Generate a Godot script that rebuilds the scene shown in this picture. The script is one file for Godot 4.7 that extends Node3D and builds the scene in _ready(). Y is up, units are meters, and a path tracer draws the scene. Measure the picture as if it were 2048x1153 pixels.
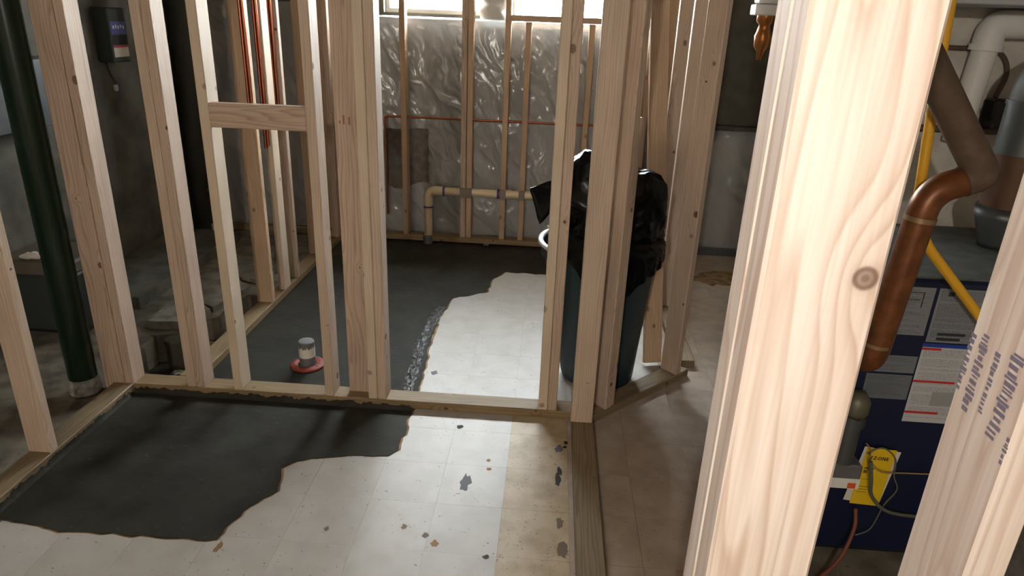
extends Node3D

# ---------------------------------------------------------------- mesh builder
class MB:
	var v := PackedVector3Array()
	var n := PackedVector3Array()
	var uv := PackedVector2Array()
	var ix := PackedInt32Array()
	func vert(p: Vector3, nn: Vector3, t := Vector2.ZERO) -> int:
		v.append(p); n.append(nn); uv.append(t)
		return v.size() - 1
	func tri(a: int, b: int, c: int):          # counter-clockwise seen from outside
		ix.append(a); ix.append(c); ix.append(b)
	func face(ps: Array, nn := Vector3.ZERO, uvs := []):
		if nn == Vector3.ZERO:
			nn = (ps[1] - ps[0]).cross(ps[2] - ps[0]).normalized()
		var k0 := v.size()
		for i in ps.size():
			vert(ps[i], nn, uvs[i] if i < uvs.size() else Vector2.ZERO)
		for i in range(1, ps.size() - 1):
			tri(k0, k0 + i, k0 + i + 1)
	# box lo..hi with chamfered edges; grain = axis index of the length, off = uv offset
	func box(lo: Vector3, hi: Vector3, c := 0.002, grain := 1, off := Vector2.ZERO, xf := Transform3D.IDENTITY):
		var a := (grain + 1) % 3
		var b := (grain + 2) % 3
		var mid := (lo + hi) * 0.5
		var h := (hi - lo) * 0.5
		c = minf(c, minf(h.x, minf(h.y, h.z)) * 0.8)
		var fs := []
		for ax in 3:
			var p1 := (ax + 1) % 3
			var p2 := (ax + 2) % 3
			for s in [-1.0, 1.0]:
				var q := []
				for w in [[-1, -1], [1, -1], [1, 1], [-1, 1]]:
					var p := Vector3.ZERO
					p[ax] = s * h[ax]
					p[p1] = w[0] * (h[p1] - c)
					p[p2] = w[1] * (h[p2] - c)
					q.append(p)
				if s < 0: q.reverse()
				fs.append(q)
			for s1 in [-1.0, 1.0]:
				for s2 in [-1.0, 1.0]:
					var e := []
					for w in [-1.0, 1.0]:
						var p := Vector3.ZERO
						p[ax] = w * (h[ax] - c); p[p1] = s1 * h[p1]; p[p2] = s2 * (h[p2] - c)
						var p3 := Vector3.ZERO
						p3[ax] = w * (h[ax] - c); p3[p1] = s1 * (h[p1] - c); p3[p2] = s2 * h[p2]
						if w < 0: e.append(p); e.append(p3)
						else: e.append(p3); e.append(p)
					fs.append(e)
		for sx in [-1.0, 1.0]:
			for sy in [-1.0, 1.0]:
				for sz in [-1.0, 1.0]:
					fs.append([Vector3(sx * h.x, sy * (h.y - c), sz * (h.z - c)), Vector3(sx * (h.x - c), sy * h.y, sz * (h.z - c)), Vector3(sx * (h.x - c), sy * (h.y - c), sz * h.z)])
		for q in fs:
			var nn: Vector3 = (q[1] - q[0]).cross(q[2] - q[0]).normalized()
			var cen := Vector3.ZERO
			for p in q: cen += p
			if nn.dot(cen) < 0:
				q.reverse(); nn = -nn
			var ps := []
			var us := []
			for p in q:
				var w: Vector3 = p
				if absf(nn[grain]) > 0.75: us.append(Vector2(w[a] / 0.3, w[b] / 0.3) + off)
				elif absf(nn[a]) > absf(nn[b]): us.append(Vector2(w[b] / 0.3 + 0.43, w[grain] / 2.4 + 0.5) + off)
				else: us.append(Vector2(w[a] / 0.3, w[grain] / 2.4 + 0.5) + off)
				ps.append(xf * (w + mid))
			face(ps, (xf.basis * nn).normalized(), us)
	func tube(path: Array, r: float, sides := 12, caps := true, radii := []):
		var k0 := v.size()
		var m := path.size()
		var t0: Vector3 = (path[1] - path[0]).normalized()
		var nx := t0.cross(Vector3.UP if absf(t0.y) < 0.9 else Vector3.RIGHT).normalized()
		var len := 0.0
		for i in m:
			var t: Vector3 = (path[mini(i + 1, m - 1)] - path[maxi(i - 1, 0)]).normalized()
			nx = (nx - t * nx.dot(t)).normalized()
			var ny := t.cross(nx)
			var rr: float = radii[i] if i < radii.size() else r
			if i > 0: len += path[i].distance_to(path[i - 1])
			for k in sides + 1:
				var an := TAU * k / sides
				var d := nx * cos(an) + ny * sin(an)
				vert(path[i] + d * rr, d, Vector2(float(k) / sides, len))
		for i in m - 1:
			for k in sides:
				var p := k0 + i * (sides + 1) + k
				var q := p + sides + 1
				tri(p, p + 1, q + 1); tri(p, q + 1, q)
		if caps:
			for e in [0, m - 1]:
				var t: Vector3 = (path[1] - path[0]).normalized() * -1.0 if e == 0 else (path[m - 1] - path[m - 2]).normalized()
				var ps := []
				for k in sides:
					ps.append(v[k0 + e * (sides + 1) + k])
				if e == 0: ps.reverse()
				face(ps, t)
	func lathe(prof: Array, at: Vector3, sides := 32, lean := Vector3.ZERO):
		# prof: Vector2(radius, height); smooth along, lean shifts the axis with height
		var k0 := v.size()
		var m := prof.size()
		for i in m:
			var d2: Vector2 = prof[mini(i + 1, m - 1)] - prof[maxi(i - 1, 0)]
			for k in sides + 1:
				var an := TAU * k / sides
				var d := Vector3(cos(an), 0, sin(an))
				var nn := (d * d2.y - Vector3.UP * d2.x).normalized()
				vert(at + d * prof[i].x + Vector3.UP * prof[i].y + lean * prof[i].y, nn, Vector2(float(k) / sides, float(i) / (m - 1)))
		for i in m - 1:
			for k in sides:
				var p := k0 + i * (sides + 1) + k
				var q := p + sides + 1
				tri(p, q, q + 1); tri(p, q + 1, p + 1)
	func prism(poly: PackedVector2Array, y0: float, y1: float):
		var t := Geometry2D.triangulate_polygon(poly)
		if t.is_empty(): return
		var k0 := v.size()
		for p in poly: vert(Vector3(p.x, y1, p.y), Vector3.UP, p)
		for i in range(0, t.size(), 3):
			var a := poly[t[i]]
			var b := poly[t[i + 1]]
			var c := poly[t[i + 2]]
			if (b - a).cross(c - a) > 0: tri(k0 + t[i], k0 + t[i + 2], k0 + t[i + 1])
			else: tri(k0 + t[i], k0 + t[i + 1], k0 + t[i + 2])
		var ccw := not Geometry2D.is_polygon_clockwise(poly)
		for i in poly.size():
			var a := poly[i]
			var b := poly[(i + 1) % poly.size()]
			if not ccw:
				var s := a
				a = b; b = s
			face([Vector3(b.x, y0, b.y), Vector3(a.x, y0, a.y), Vector3(a.x, y1, a.y), Vector3(b.x, y1, b.y)], Vector3.ZERO, [b, a, a, b])
	# grid[i][j] of points, smooth
	func grid(pts: Array, flip := false):
		var k0 := v.size()
		var m := pts.size()
		var w: int = pts[0].size()
		for i in m:
			for j in w:
				var du: Vector3 = pts[mini(i + 1, m - 1)][j] - pts[maxi(i - 1, 0)][j]
				var dv: Vector3 = pts[i][mini(j + 1, w - 1)] - pts[i][maxi(j - 1, 0)]
				var nn := du.cross(dv).normalized()
				vert(pts[i][j], -nn if flip else nn, Vector2(float(j) / (w - 1), float(i) / (m - 1)))
		for i in m - 1:
			for j in w - 1:
				var p := k0 + i * w + j
				var q := p + w
				if flip: tri(p, p + 1, q + 1); tri(p, q + 1, q)
				else: tri(p, q + 1, p + 1); tri(p, q, q + 1)
	func mesh() -> ArrayMesh:
		var a := []
		a.resize(Mesh.ARRAY_MAX)
		a[Mesh.ARRAY_VERTEX] = v
		a[Mesh.ARRAY_NORMAL] = n
		a[Mesh.ARRAY_TEX_UV] = uv
		a[Mesh.ARRAY_INDEX] = ix
		var m := ArrayMesh.new()
		m.add_surface_from_arrays(Mesh.PRIMITIVE_TRIANGLES, a)
		return m

# ---------------------------------------------------------------- helpers
var rng := RandomNumberGenerator.new()
var M := {}
var woods := []
var used := {}

func numbered(called: String) -> String:
	var k: int = used.get(called, 0)
	used[called] = k + 1
	return called if k == 0 else "%s_%03d" % [called, k]

func tag(o: Node, label: String, category: String, group := ""):
	o.set_meta("label", label)
	o.set_meta("category", category)
	if group != "": o.set_meta("group", group)

func thing(called: String, label: String, category: String, at := Vector3.ZERO, group := "") -> Node3D:
	var o := Node3D.new()
	o.name = numbered(called)
	add_child(o)
	o.position = at
	tag(o, label, category, group)
	return o

func structure(called: String) -> Node3D:
	var o := Node3D.new()
	o.name = numbered(called)
	o.set_meta("kind", "structure")
	add_child(o)
	return o

func obj(called: String, mb: MB, mat: Material, parent: Node = null) -> MeshInstance3D:
	var o := MeshInstance3D.new()
	o.mesh = mb.mesh()
	o.material_override = mat
	o.name = numbered(called) if parent == null else called
	if parent == null:
		add_child(o)
	else:
		parent.add_child(o, true)
	return o

func mat(c: Color, rough := 0.7, metal := 0.0) -> StandardMaterial3D:
	var m := StandardMaterial3D.new()
	m.albedo_color = c
	m.roughness = rough
	m.metallic = metal
	return m

func rgb(r: int, g: int, b: int) -> Color:
	return Color8(r, g, b)

func fillet(pts: Array, r: float, n := 6) -> Array:
	var out := [pts[0]]
	for i in range(1, pts.size() - 1):
		var a: Vector3 = (pts[i - 1] - pts[i]).normalized()
		var b: Vector3 = (pts[i + 1] - pts[i]).normalized()
		var rr := minf(r, minf(pts[i].distance_to(pts[i - 1]), pts[i].distance_to(pts[i + 1])) * 0.49)
		var p: Vector3 = pts[i] + a * rr
		var q: Vector3 = pts[i] + b * rr
		for k in n + 1:
			var t := float(k) / n
			out.append(p.lerp(pts[i], t).lerp(pts[i].lerp(q, t), t))
	out.append(pts[-1])
	return out

func spline(pts: Array, n := 6) -> Array:
	var out := []
	for i in pts.size() - 1:
		var p0: Vector3 = pts[maxi(i - 1, 0)]
		var p3: Vector3 = pts[mini(i + 2, pts.size() - 1)]
		for k in n:
			out.append(pts[i].cubic_interpolate(pts[i + 1], p0, p3, float(k) / n))
	out.append(pts[-1])
	return out

func poly(a: Array) -> PackedVector2Array:
	var p := PackedVector2Array()
	for i in range(0, a.size(), 2):
		p.append(Vector2(a[i], a[i + 1]))
	return p

func rect(x0: float, z0: float, x1: float, z1: float) -> PackedVector2Array:
	return poly([x0, z0, x1, z0, x1, z1, x0, z1])

func ragged(p: PackedVector2Array, step: float, amp: float, s: int) -> PackedVector2Array:
	var nz := FastNoiseLite.new()
	nz.seed = s
	nz.frequency = 9.0
	nz.fractal_octaves = 4
	var out := PackedVector2Array()
	for i in p.size():
		var a := p[i]
		var b := p[(i + 1) % p.size()]
		var k := maxi(1, int(a.distance_to(b) / step))
		for j in k:
			var q := a.lerp(b, float(j) / k)
			out.append(q + Vector2(nz.get_noise_2d(q.x, q.y), nz.get_noise_2d(q.x + 40, q.y - 13)) * amp)
	return out

# ---------------------------------------------------------------- textures
func wood_image(sd: int, light: Color, dark: Color, w: int, h: int, freq: float, grain: float, cathedral: float, nknots: int, given := [], real_w := 0.3, real_h := 2.4) -> Image:
	var r := RandomNumberGenerator.new()
	r.seed = sd
	var nz := FastNoiseLite.new()
	nz.seed = sd
	nz.frequency = 1.0
	nz.fractal_octaves = 2
	var knots := []
	for k in nknots:
		knots.append([r.randf() * real_w, r.randf() * real_h, r.randf_range(0.003, 0.0105), r.randf_range(0.6, 1.5), r.randf_range(0.3, 0.95)])
	knots.append_array(given)
	var data := PackedByteArray()
	data.resize(w * h * 3)
	var xc := real_w * r.randf_range(0.3, 0.6)
	var i := 0
	for py in h:
		var y := real_h * py / h
		var near := []
		for k in knots:
			var dk := fposmod(y - k[1] + real_h * 0.5, real_h) - real_h * 0.5
			if absf(dk) < 0.12: near.append([k[0], y - dk, k[2], k[3], k[4]])
		var rc := cos(TAU * py / h)
		var rs := sin(TAU * py / h)
		var drift := nz.get_noise_3d(rc * 0.6, rs * 0.6, 7.0) * 0.012
		var bulge := nz.get_noise_3d(rc * 0.5, rs * 0.5, 31.0)
		for px in w:
			var x := real_w * px / w
			var xx := x - xc + drift
			var g := sqrt(xx * xx + cathedral * 0.0009 * (0.5 + bulge) * (0.5 + bulge)) * freq + nz.get_noise_3d(x * 22.0, rc * 0.61, rs * 0.61) * 1.3
			var kn := 0.0
			for k in near:
				var dx: float = (x - k[0]) / k[2]
				var dy: float = (y - k[1]) / (k[2] * k[3])
				var d2 := dx * dx + dy * dy * 0.25
				g += 1.8 * exp(-d2 * 0.10)
				var d := sqrt(dx * dx + dy * dy)
				if d < 1.9: kn = maxf(kn, k[4] * (clampf((1.25 - d) * 4.0, 0.0, 1.0) * (0.8 + 0.2 * sin(d * 9.0)) + 0.14 * clampf(1.9 - d, 0.0, 1.0)))
			var ring: float = g - floorf(g)
			var t: float = minf(ring * ring * ring * 1.3, (1.0 - ring) * 7.0) * grain + nz.get_noise_3d(x * 190.0, rc * 2.0, rs * 2.0) * 0.2 + 0.12 + nz.get_noise_3d(x * 9.0 + 50.0, rc * 0.9, rs * 0.9) * 0.25
			var c := light.lerp(dark, clampf(t, 0.0, 1.0))
			if kn > 0.0: c = c.lerp(Color(0.27, 0.17, 0.12), kn)
			data[i] = int(clampf(c.r, 0, 1) * 255.0)
			data[i + 1] = int(clampf(c.g, 0, 1) * 255.0)
			data[i + 2] = int(clampf(c.b, 0, 1) * 255.0)
			i += 3
	return Image.create_from_data(w, h, false, Image.FORMAT_RGB8, data)

func wood_mat(img: Image, rough := 0.62) -> StandardMaterial3D:
	var m := mat(Color.WHITE, rough)
	m.albedo_texture = ImageTexture.create_from_image(img)
	return m

# mottled surface: base colour, two noise tones, dark and pale flecks; tiles in world space
func mottle(sd: int, base: Color, spots: Color, amount: float, flecks: int, fleck: Color, size := 512) -> Image:
	var r := RandomNumberGenerator.new()
	r.seed = sd
	var nz := FastNoiseLite.new()
	nz.seed = sd
	nz.frequency = 0.012
	nz.fractal_octaves = 5
	var im: Image = nz.get_seamless_image(size, size)
	im.convert(Image.FORMAT_RGB8)
	var src := im.get_data()
	var data := PackedByteArray()
	data.resize(size * size * 3)
	for i in size * size:
		var t := clampf((src[i * 3] / 255.0 - 0.5) * 2.0, -1, 1)
		var c := base.lerp(spots, clampf(t * amount + amount * 0.4, 0, 1))
		data[i * 3] = int(c.r * 255.0)
		data[i * 3 + 1] = int(c.g * 255.0)
		data[i * 3 + 2] = int(c.b * 255.0)
	var o := Image.create_from_data(size, size, false, Image.FORMAT_RGB8, data)
	for k in flecks:
		var x := r.randi_range(1, size - 8)
		var y := r.randi_range(1, size - 8)
		var f := base.lerp(fleck, r.randf_range(0.25, 0.9))
		var l := r.randi_range(1, 4)
		for q in l:
			o.set_pixel(x + q, y + int(q * r.randf_range(0.0, 1.2)), f)
			if r.randf() < 0.4: o.set_pixel(x + q, y + 1, f)
	return o

func tri_mat(img: Image, metres: float, rough: float) -> StandardMaterial3D:
	var m := mat(Color.WHITE, rough)
	m.albedo_texture = ImageTexture.create_from_image(img)
	m.uv1_triplanar = true
	m.uv1_world_triplanar = true
	m.uv1_scale = Vector3.ONE / metres
	return m

func noise_normal(sd: int, freq: float, strength: float, ridged := false) -> NoiseTexture2D:
	var nz := FastNoiseLite.new()
	nz.seed = sd
	nz.frequency = freq
	nz.fractal_octaves = 4
	if ridged: nz.fractal_type = FastNoiseLite.FRACTAL_RIDGED
	var t := NoiseTexture2D.new()
	t.width = 512
	t.height = 512
	t.seamless = true
	t.as_normal_map = true
	t.bump_strength = strength
	t.noise = nz
	return t

func make_materials():
	woods = [
		wood_mat(wood_image(11, rgb(196, 176, 157), rgb(154, 131, 112), 256, 1024, 110, 0.5, 1.0, 10)),
		wood_mat(wood_image(12, rgb(190, 168, 150), rgb(144, 119, 102), 256, 1024, 75, 0.65, 4.0, 11)),
		wood_mat(wood_image(13, rgb(204, 187, 165), rgb(170, 149, 127), 256, 1024, 140, 0.45, 0.4, 8)),
		wood_mat(wood_image(14, rgb(189, 168, 150), rgb(146, 123, 106), 256, 1024, 95, 0.55, 2.0, 12)),
		wood_mat(wood_image(15, rgb(196, 169, 141), rgb(154, 124, 98), 256, 1024, 120, 0.55, 1.5, 8)),
	]
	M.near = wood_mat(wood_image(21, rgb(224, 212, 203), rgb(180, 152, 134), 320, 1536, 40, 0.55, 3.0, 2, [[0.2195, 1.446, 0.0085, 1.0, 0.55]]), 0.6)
	M.plate = wood_mat(wood_image(31, rgb(142, 121, 88), rgb(98, 79, 54), 256, 1024, 90, 0.6, 2.0, 8))
	M.plate2 = wood_mat(wood_image(32, rgb(136, 119, 91), rgb(92, 77, 55), 256, 1024, 75, 0.6, 2.0, 8))
	M.tile = tri_mat(mottle(41, rgb(180, 178, 172), rgb(166, 162, 154), 0.5, 300, rgb(96, 80, 62)), 0.9, 0.45)
	M.tile2 = tri_mat(mottle(42, rgb(180, 178, 172), rgb(165, 161, 153), 0.5, 340, rgb(90, 74, 56)), 1.1, 0.45)
	M.tan = tri_mat(mottle(43, rgb(184, 168, 140), rgb(158, 140, 110), 0.6, 900, rgb(60, 46, 34)), 0.8, 0.5)
	M.beige = tri_mat(mottle(44, rgb(170, 156, 142), rgb(148, 134, 119), 0.6, 500, rgb(92, 76, 60)), 0.9, 0.55)
	M.beige2 = tri_mat(mottle(45, rgb(169, 155, 141), rgb(147, 133, 118), 0.6, 500, rgb(92, 76, 60)), 0.8, 0.55)
	M.mastic = tri_mat(mottle(46, rgb(150, 122, 82), rgb(96, 72, 44), 0.9, 900, rgb(50, 36, 24)), 0.6, 0.8)
	M.slab = tri_mat(mottle(47, rgb(128, 122, 108), rgb(90, 84, 72), 0.9, 700, rgb(40, 36, 30)), 1.2, 0.85)
	M.dirt = tri_mat(mottle(48, rgb(58, 52, 44), rgb(30, 27, 23), 0.9, 1500, rgb(110, 102, 90)), 0.5, 0.95)
	M.patch = tri_mat(mottle(49, rgb(50, 49, 43), rgb(38, 37, 32), 0.9, 300, rgb(80, 80, 74)), 1.6, 0.7)
	M.patch.metallic_specular = 0.3
	M.patch.normal_enabled = true
	M.patch.normal_texture = noise_normal(50, 0.02, 3.0)
	M.patch.normal_scale = 0.35
	M.wet = mat(rgb(52, 53, 54), 0.4)
	M.wet.metallic_specular = 0.4
	M.foundation = tri_mat(mottle(51, rgb(104, 102, 94), rgb(78, 76, 69), 0.8, 200, rgb(60, 58, 50)), 1.5, 0.85)
	M.whitewall = tri_mat(mottle(52, rgb(206, 202, 194), rgb(182, 178, 170), 0.7, 300, rgb(120, 116, 108)), 0.8, 0.85)
	M.ceiling = mat(rgb(150, 134, 112), 0.9)
	M.black_gap = mat(rgb(30, 28, 26), 0.9)
	M.insul = tri_mat(mottle(53, rgb(184, 180, 176), rgb(150, 146, 142), 0.9, 500, rgb(190, 184, 176)), 0.7, 0.95)
	M.kraft = tri_mat(mottle(54, rgb(116, 110, 103), rgb(92, 86, 80), 0.8, 200, rgb(140, 134, 126)), 0.5, 0.9)
	var f := mat(Color(0.80, 0.81, 0.82, 0.42), 0.2)
	f.transparency = BaseMaterial3D.TRANSPARENCY_ALPHA
	f.metallic_specular = 0.6
	f.cull_mode = BaseMaterial3D.CULL_DISABLED
	f.clearcoat_enabled = false
	M.film = f
	M.copper = mat(rgb(172, 104, 80), 0.3, 1.0)
	M.copper_old = mat(rgb(150, 86, 60), 0.42, 0.85)
	M.solder = mat(rgb(150, 124, 92), 0.4, 0.5)
	M.pvc = mat(rgb(226, 208, 176), 0.4)
	M.primer = mat(rgb(92, 66, 130), 0.5)
	M.plate_metal = mat(rgb(128, 116, 106), 0.5, 0.5)
	M.green = mat(rgb(16, 44, 28), 0.3)
	M.greyfoot = tri_mat(mottle(55, rgb(180, 180, 176), rgb(120, 118, 112), 0.9, 200, rgb(70, 68, 64)), 0.2, 0.8)
	M.can = mat(rgb(30, 47, 54), 0.5)
	M.can_rim = mat(rgb(196, 204, 208), 0.4)
	M.bag = mat(rgb(9, 10, 10), 0.27)
	M.bag.metallic_specular = 0.28
	M.bag.cull_mode = BaseMaterial3D.CULL_DISABLED
	M.red = tri_mat(mottle(56, rgb(152, 58, 50), rgb(112, 54, 46), 0.8, 200, rgb(90, 80, 72)), 0.15, 0.55)
	M.stub = mat(rgb(104, 106, 108), 0.55)
	M.paper = mat(rgb(214, 210, 200), 0.8)
	M.white = mat(rgb(226, 226, 224), 0.5)
	M.boiler = mat(rgb(11, 21, 54), 0.45)
	M.boiler_top = tri_mat(mottle(57, rgb(92, 98, 98), rgb(68, 72, 72), 0.8, 200, rgb(130, 130, 126)), 0.6, 0.6)
	M.brown_pipe = tri_mat(mottle(58, rgb(128, 78, 44), rgb(94, 56, 32), 0.8, 60, rgb(170, 120, 80)), 0.3, 0.38)
	M.brown_pipe.metallic = 0.35
	M.dust_pipe = tri_mat(mottle(59, rgb(100, 82, 68), rgb(80, 64, 52), 0.8, 60, rgb(150, 130, 110)), 0.3, 0.7)
	M.yellow = mat(rgb(226, 172, 44), 0.5)
	M.tagyellow = mat(rgb(228, 190, 24), 0.6)
	M.tagprint = mat(rgb(120, 98, 20), 0.7)
	M.galv = mat(rgb(92, 96, 98), 0.45, 0.5)
	M.black = mat(rgb(22, 22, 24), 0.5)
	M.darkbox = mat(rgb(52, 58, 56), 0.5)
	M.darkpanel = tri_mat(mottle(60, rgb(70, 66, 54), rgb(52, 48, 40), 0.7, 200, rgb(90, 86, 70)), 1.0, 0.7)
	M.wire_grey = mat(rgb(96, 98, 88), 0.5)
	M.wire_tan = mat(rgb(160, 132, 90), 0.5)
	M.orange = mat(rgb(220, 92, 44), 0.5)
	M.rust = mat(rgb(120, 66, 52), 0.6)
	M.ink = mat(rgb(116, 106, 122), 0.8)
	M.stampred = mat(rgb(146, 104, 86), 0.8)
	M.inkdark = mat(rgb(30, 30, 34), 0.8)
	M.frame_white = mat(rgb(220, 220, 216), 0.5)
	var gl := mat(Color(0.9, 0.95, 0.95, 0.08), 0.05)
	gl.transparency = BaseMaterial3D.TRANSPARENCY_ALPHA
	M.glass = gl

# ---------------------------------------------------------------- lumber
const T := 0.038
const D := 0.089
const TOP := 2.27

func lumber(parent: Node, called: String, lo: Vector3, hi: Vector3, grain := 1, m: Material = null, at_uv := Vector2(-1, -1)) -> MeshInstance3D:
	var mb := MB.new()
	var off := Vector2(rng.randf_range(0.17, 0.40), rng.randf())
	mb.box(lo, hi, 0.003, grain, off if at_uv.x < 0 else at_uv)
	if m == null: m = woods[rng.randi() % woods.size()]
	return obj(called, mb, m, parent)

# stud with its foot on a plate: x and z ranges
func stud(parent: Node, x0: float, x1: float, z0: float, z1: float, k := -1, top := TOP, y0 := T) -> MeshInstance3D:
	return lumber(parent, "stud", Vector3(x0, y0, z0), Vector3(x1, top, z1), 1, null if k < 0 else woods[k])

func _ready():
	rng.seed = 7
	# ---- camera
	var cam := Camera3D.new()
	cam.name = "camera"
	cam.transform = Transform3D(CAMX, Vector3(0, 1.57, 0))
	cam.fov = 45.61
	cam.near = 0.05
	add_child(cam)
	cam.current = true
	# ---- sky and exposure
	var env := Environment.new()
	var sky := Sky.new()
	var sm := ProceduralSkyMaterial.new()
	sm.sky_top_color = Color(0.94, 0.97, 0.98)
	sm.sky_horizon_color = Color(0.97, 0.98, 0.96)
	sm.ground_horizon_color = Color(0.72, 0.72, 0.70)
	sm.ground_bottom_color = Color(0.5, 0.5, 0.48)
	sky.sky_material = sm
	env.background_mode = Environment.BG_SKY
	env.sky = sky
	env.background_energy_multiplier = 105.0
	env.tonemap_mode = Environment.TONE_MAPPER_LINEAR
	env.tonemap_exposure = 1.0
	env.sdfgi_enabled = true
	env.ssao_enabled = true
	env.ssil_enabled = true
	var we := WorldEnvironment.new()
	we.environment = env
	we.name = "world_environment"
	add_child(we)
	make_materials()
	# ---- lamps the basement has behind the camera
	bulb(Vector3(-0.6, 2.14, 2.3), 4.2)
	hand_lamp(Vector3(-0.15, 1.64, 0.07), 0.60)
	build_shell()
	build_floor()
	build_frames()
	build_back_wall_things()
	build_room_things()
	build_left_things()
	build_boiler_corner()

const CAMX := Basis(Vector3(0.9973, 0.0369, -0.0636), Vector3(-0.0575, 0.9297, -0.3639), Vector3(0.0457, 0.3665, 0.9293))

func bulb(at: Vector3, energy: float):
	var t := thing("ceiling_light", "bare white light bulb in a ceiling socket behind the camera", "light", at)
	var a := MB.new()
	a.lathe([Vector2(0.0, -0.05), Vector2(0.018, -0.046), Vector2(0.029, -0.03), Vector2(0.032, -0.012), Vector2(0.027, 0.01), Vector2(0.016, 0.035), Vector2(0.013, 0.05)], Vector3.ZERO, 20)
	var gm := mat(Color.WHITE)
	gm.emission_enabled = true
	gm.emission = Color(1.0, 0.92, 0.82)
	gm.emission_energy_multiplier = 6.0
	obj("bulb", a, gm, t)
	var b := MB.new()
	b.lathe([Vector2(0.0, 0.045), Vector2(0.02, 0.045), Vector2(0.022, 0.09), Vector2(0.05, 0.10), Vector2(0.055, 0.18), Vector2(0.0, 0.18)], Vector3.ZERO, 20)
	obj("socket", b, M.white, t)
	var l := OmniLight3D.new()
	l.name = "bulb_light"
	l.light_color = Color(1.0, 0.96, 0.90)
	l.light_energy = energy
	l.omni_range = 14.0
	l.omni_attenuation = 2.0
	l.light_size = 0.03
	l.shadow_enabled = true
	t.add_child(l)

# the small lamp held beside the lens lights the nearest studs
func hand_lamp(at: Vector3, energy: float):
	var t := thing("hand_lamp", "small white hand lamp held beside the camera", "light", at)
	var a := MB.new()
	a.box(Vector3(-0.012, -0.008, -0.003), Vector3(0.012, 0.008, 0.003), 0.002)
	var gm := mat(Color.WHITE)
	gm.emission_enabled = true
	gm.emission = Color(1.0, 0.97, 0.93)
	gm.emission_energy_multiplier = 6.0
	obj("led_window", a, gm, t)
	var b := MB.new()
	b.box(Vector3(-0.036, -0.07, 0.006), Vector3(0.036, 0.07, 0.016), 0.004)
	obj("case", b, M.black, t)
	var l := OmniLight3D.new()
	l.name = "led_light"
	l.light_color = Color(1.0, 0.97, 0.93)
	l.light_energy = energy
	l.omni_range = 12.0
	l.omni_attenuation = 2.0
	l.light_size = 0.012
	l.shadow_enabled = true
	l.position = Vector3(0, 0, -0.006)
	t.add_child(l)

# ---------------------------------------------------------------- shell
const XL := -2.67
const XR := 2.7
const ZB := -5.0
const ZF := 3.2
const CE := 2.35
# window openings in the back wall: x0, x1, y0, y1
const WINS := [[-1.20, -0.50, 1.575, 2.22], [-0.33, 0.72, 1.555, 2.22]]

func slab(called: String, lo: Vector3, hi: Vector3, m: Material) -> MeshInstance3D:
	var mb := MB.new()
	mb.box(lo, hi, 0.002)
	var o := obj(called, mb, m)
	o.set_meta("kind", "structure")
	return o

func build_shell():
	slab("ceiling", Vector3(XL - 0.2, CE, ZB - 0.2), Vector3(XR + 0.2, CE + 0.12, ZF + 0.2), M.ceiling)
	slab("wall_left", Vector3(XL - 0.2, -0.2, ZB - 0.2), Vector3(XL, CE, ZF + 0.2), M.foundation)
	slab("wall_right", Vector3(XR, -0.2, ZB), Vector3(XR + 0.2, CE, ZF + 0.2), M.whitewall)
	slab("wall_front", Vector3(XL, -0.2, ZF), Vector3(XR, CE, ZF + 0.2), M.whitewall)
	slab("wall_boiler", Vector3(1.08, -0.1, -2.74), Vector3(XR, CE, -2.62), M.whitewall)
	# back wall in strips round the windows
	var wb := MB.new()
	var z0 := ZB - 0.2
	wb.box(Vector3(XL - 0.2, -0.2, z0), Vector3(XR + 0.2, 1.555, ZB), 0.0005)
	wb.box(Vector3(XL - 0.2, 2.22, z0), Vector3(XR + 0.2, CE, ZB), 0.0005)
	wb.box(Vector3(XL - 0.2, 1.555, z0), Vector3(WINS[0][0], 2.22, ZB), 0.0005)
	wb.box(Vector3(WINS[0][0], 1.555, z0), Vector3(WINS[0][1], 1.575, ZB), 0.0005)
	wb.box(Vector3(WINS[0][1], 1.555, z0), Vector3(WINS[1][0], 2.22, ZB), 0.0005)
	wb.box(Vector3(WINS[1][1], 1.555, z0), Vector3(XR + 0.2, 2.22, ZB), 0.0005)
	obj("wall_back", wb, M.foundation).set_meta("kind", "structure")
	for i in 2:
		var w: Array = WINS[i]
		var s := structure("window_%d" % (i + 1))
		s.position = Vector3(0, w[2], ZB - 0.12)
		var h: float = w[3] - w[2]
		var fr := MB.new()
		fr.box(Vector3(w[0], 0, 0), Vector3(w[1], 0.03, 0.06), 0.003, 0)
		fr.box(Vector3(w[0], h - 0.03, 0), Vector3(w[1], h, 0.06), 0.003, 0)
		fr.box(Vector3(w[0], 0.03, 0), Vector3(w[0] + 0.03, h - 0.03, 0.06), 0.003)
		fr.box(Vector3(w[1] - 0.03, 0.03, 0), Vector3(w[1], h - 0.03, 0.06), 0.003)
		obj("window_frame", fr, M.frame_white, s)
		var g := MB.new()
		g.box(Vector3(w[0] + 0.03, 0.03, 0.02), Vector3(w[1] - 0.03, h - 0.03, 0.024), 0.0005)
		obj("pane", g, M.glass, s)

# ---------------------------------------------------------------- floor
const GX := -0.098
const GZ := -2.37
const TS := 0.2286

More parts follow.
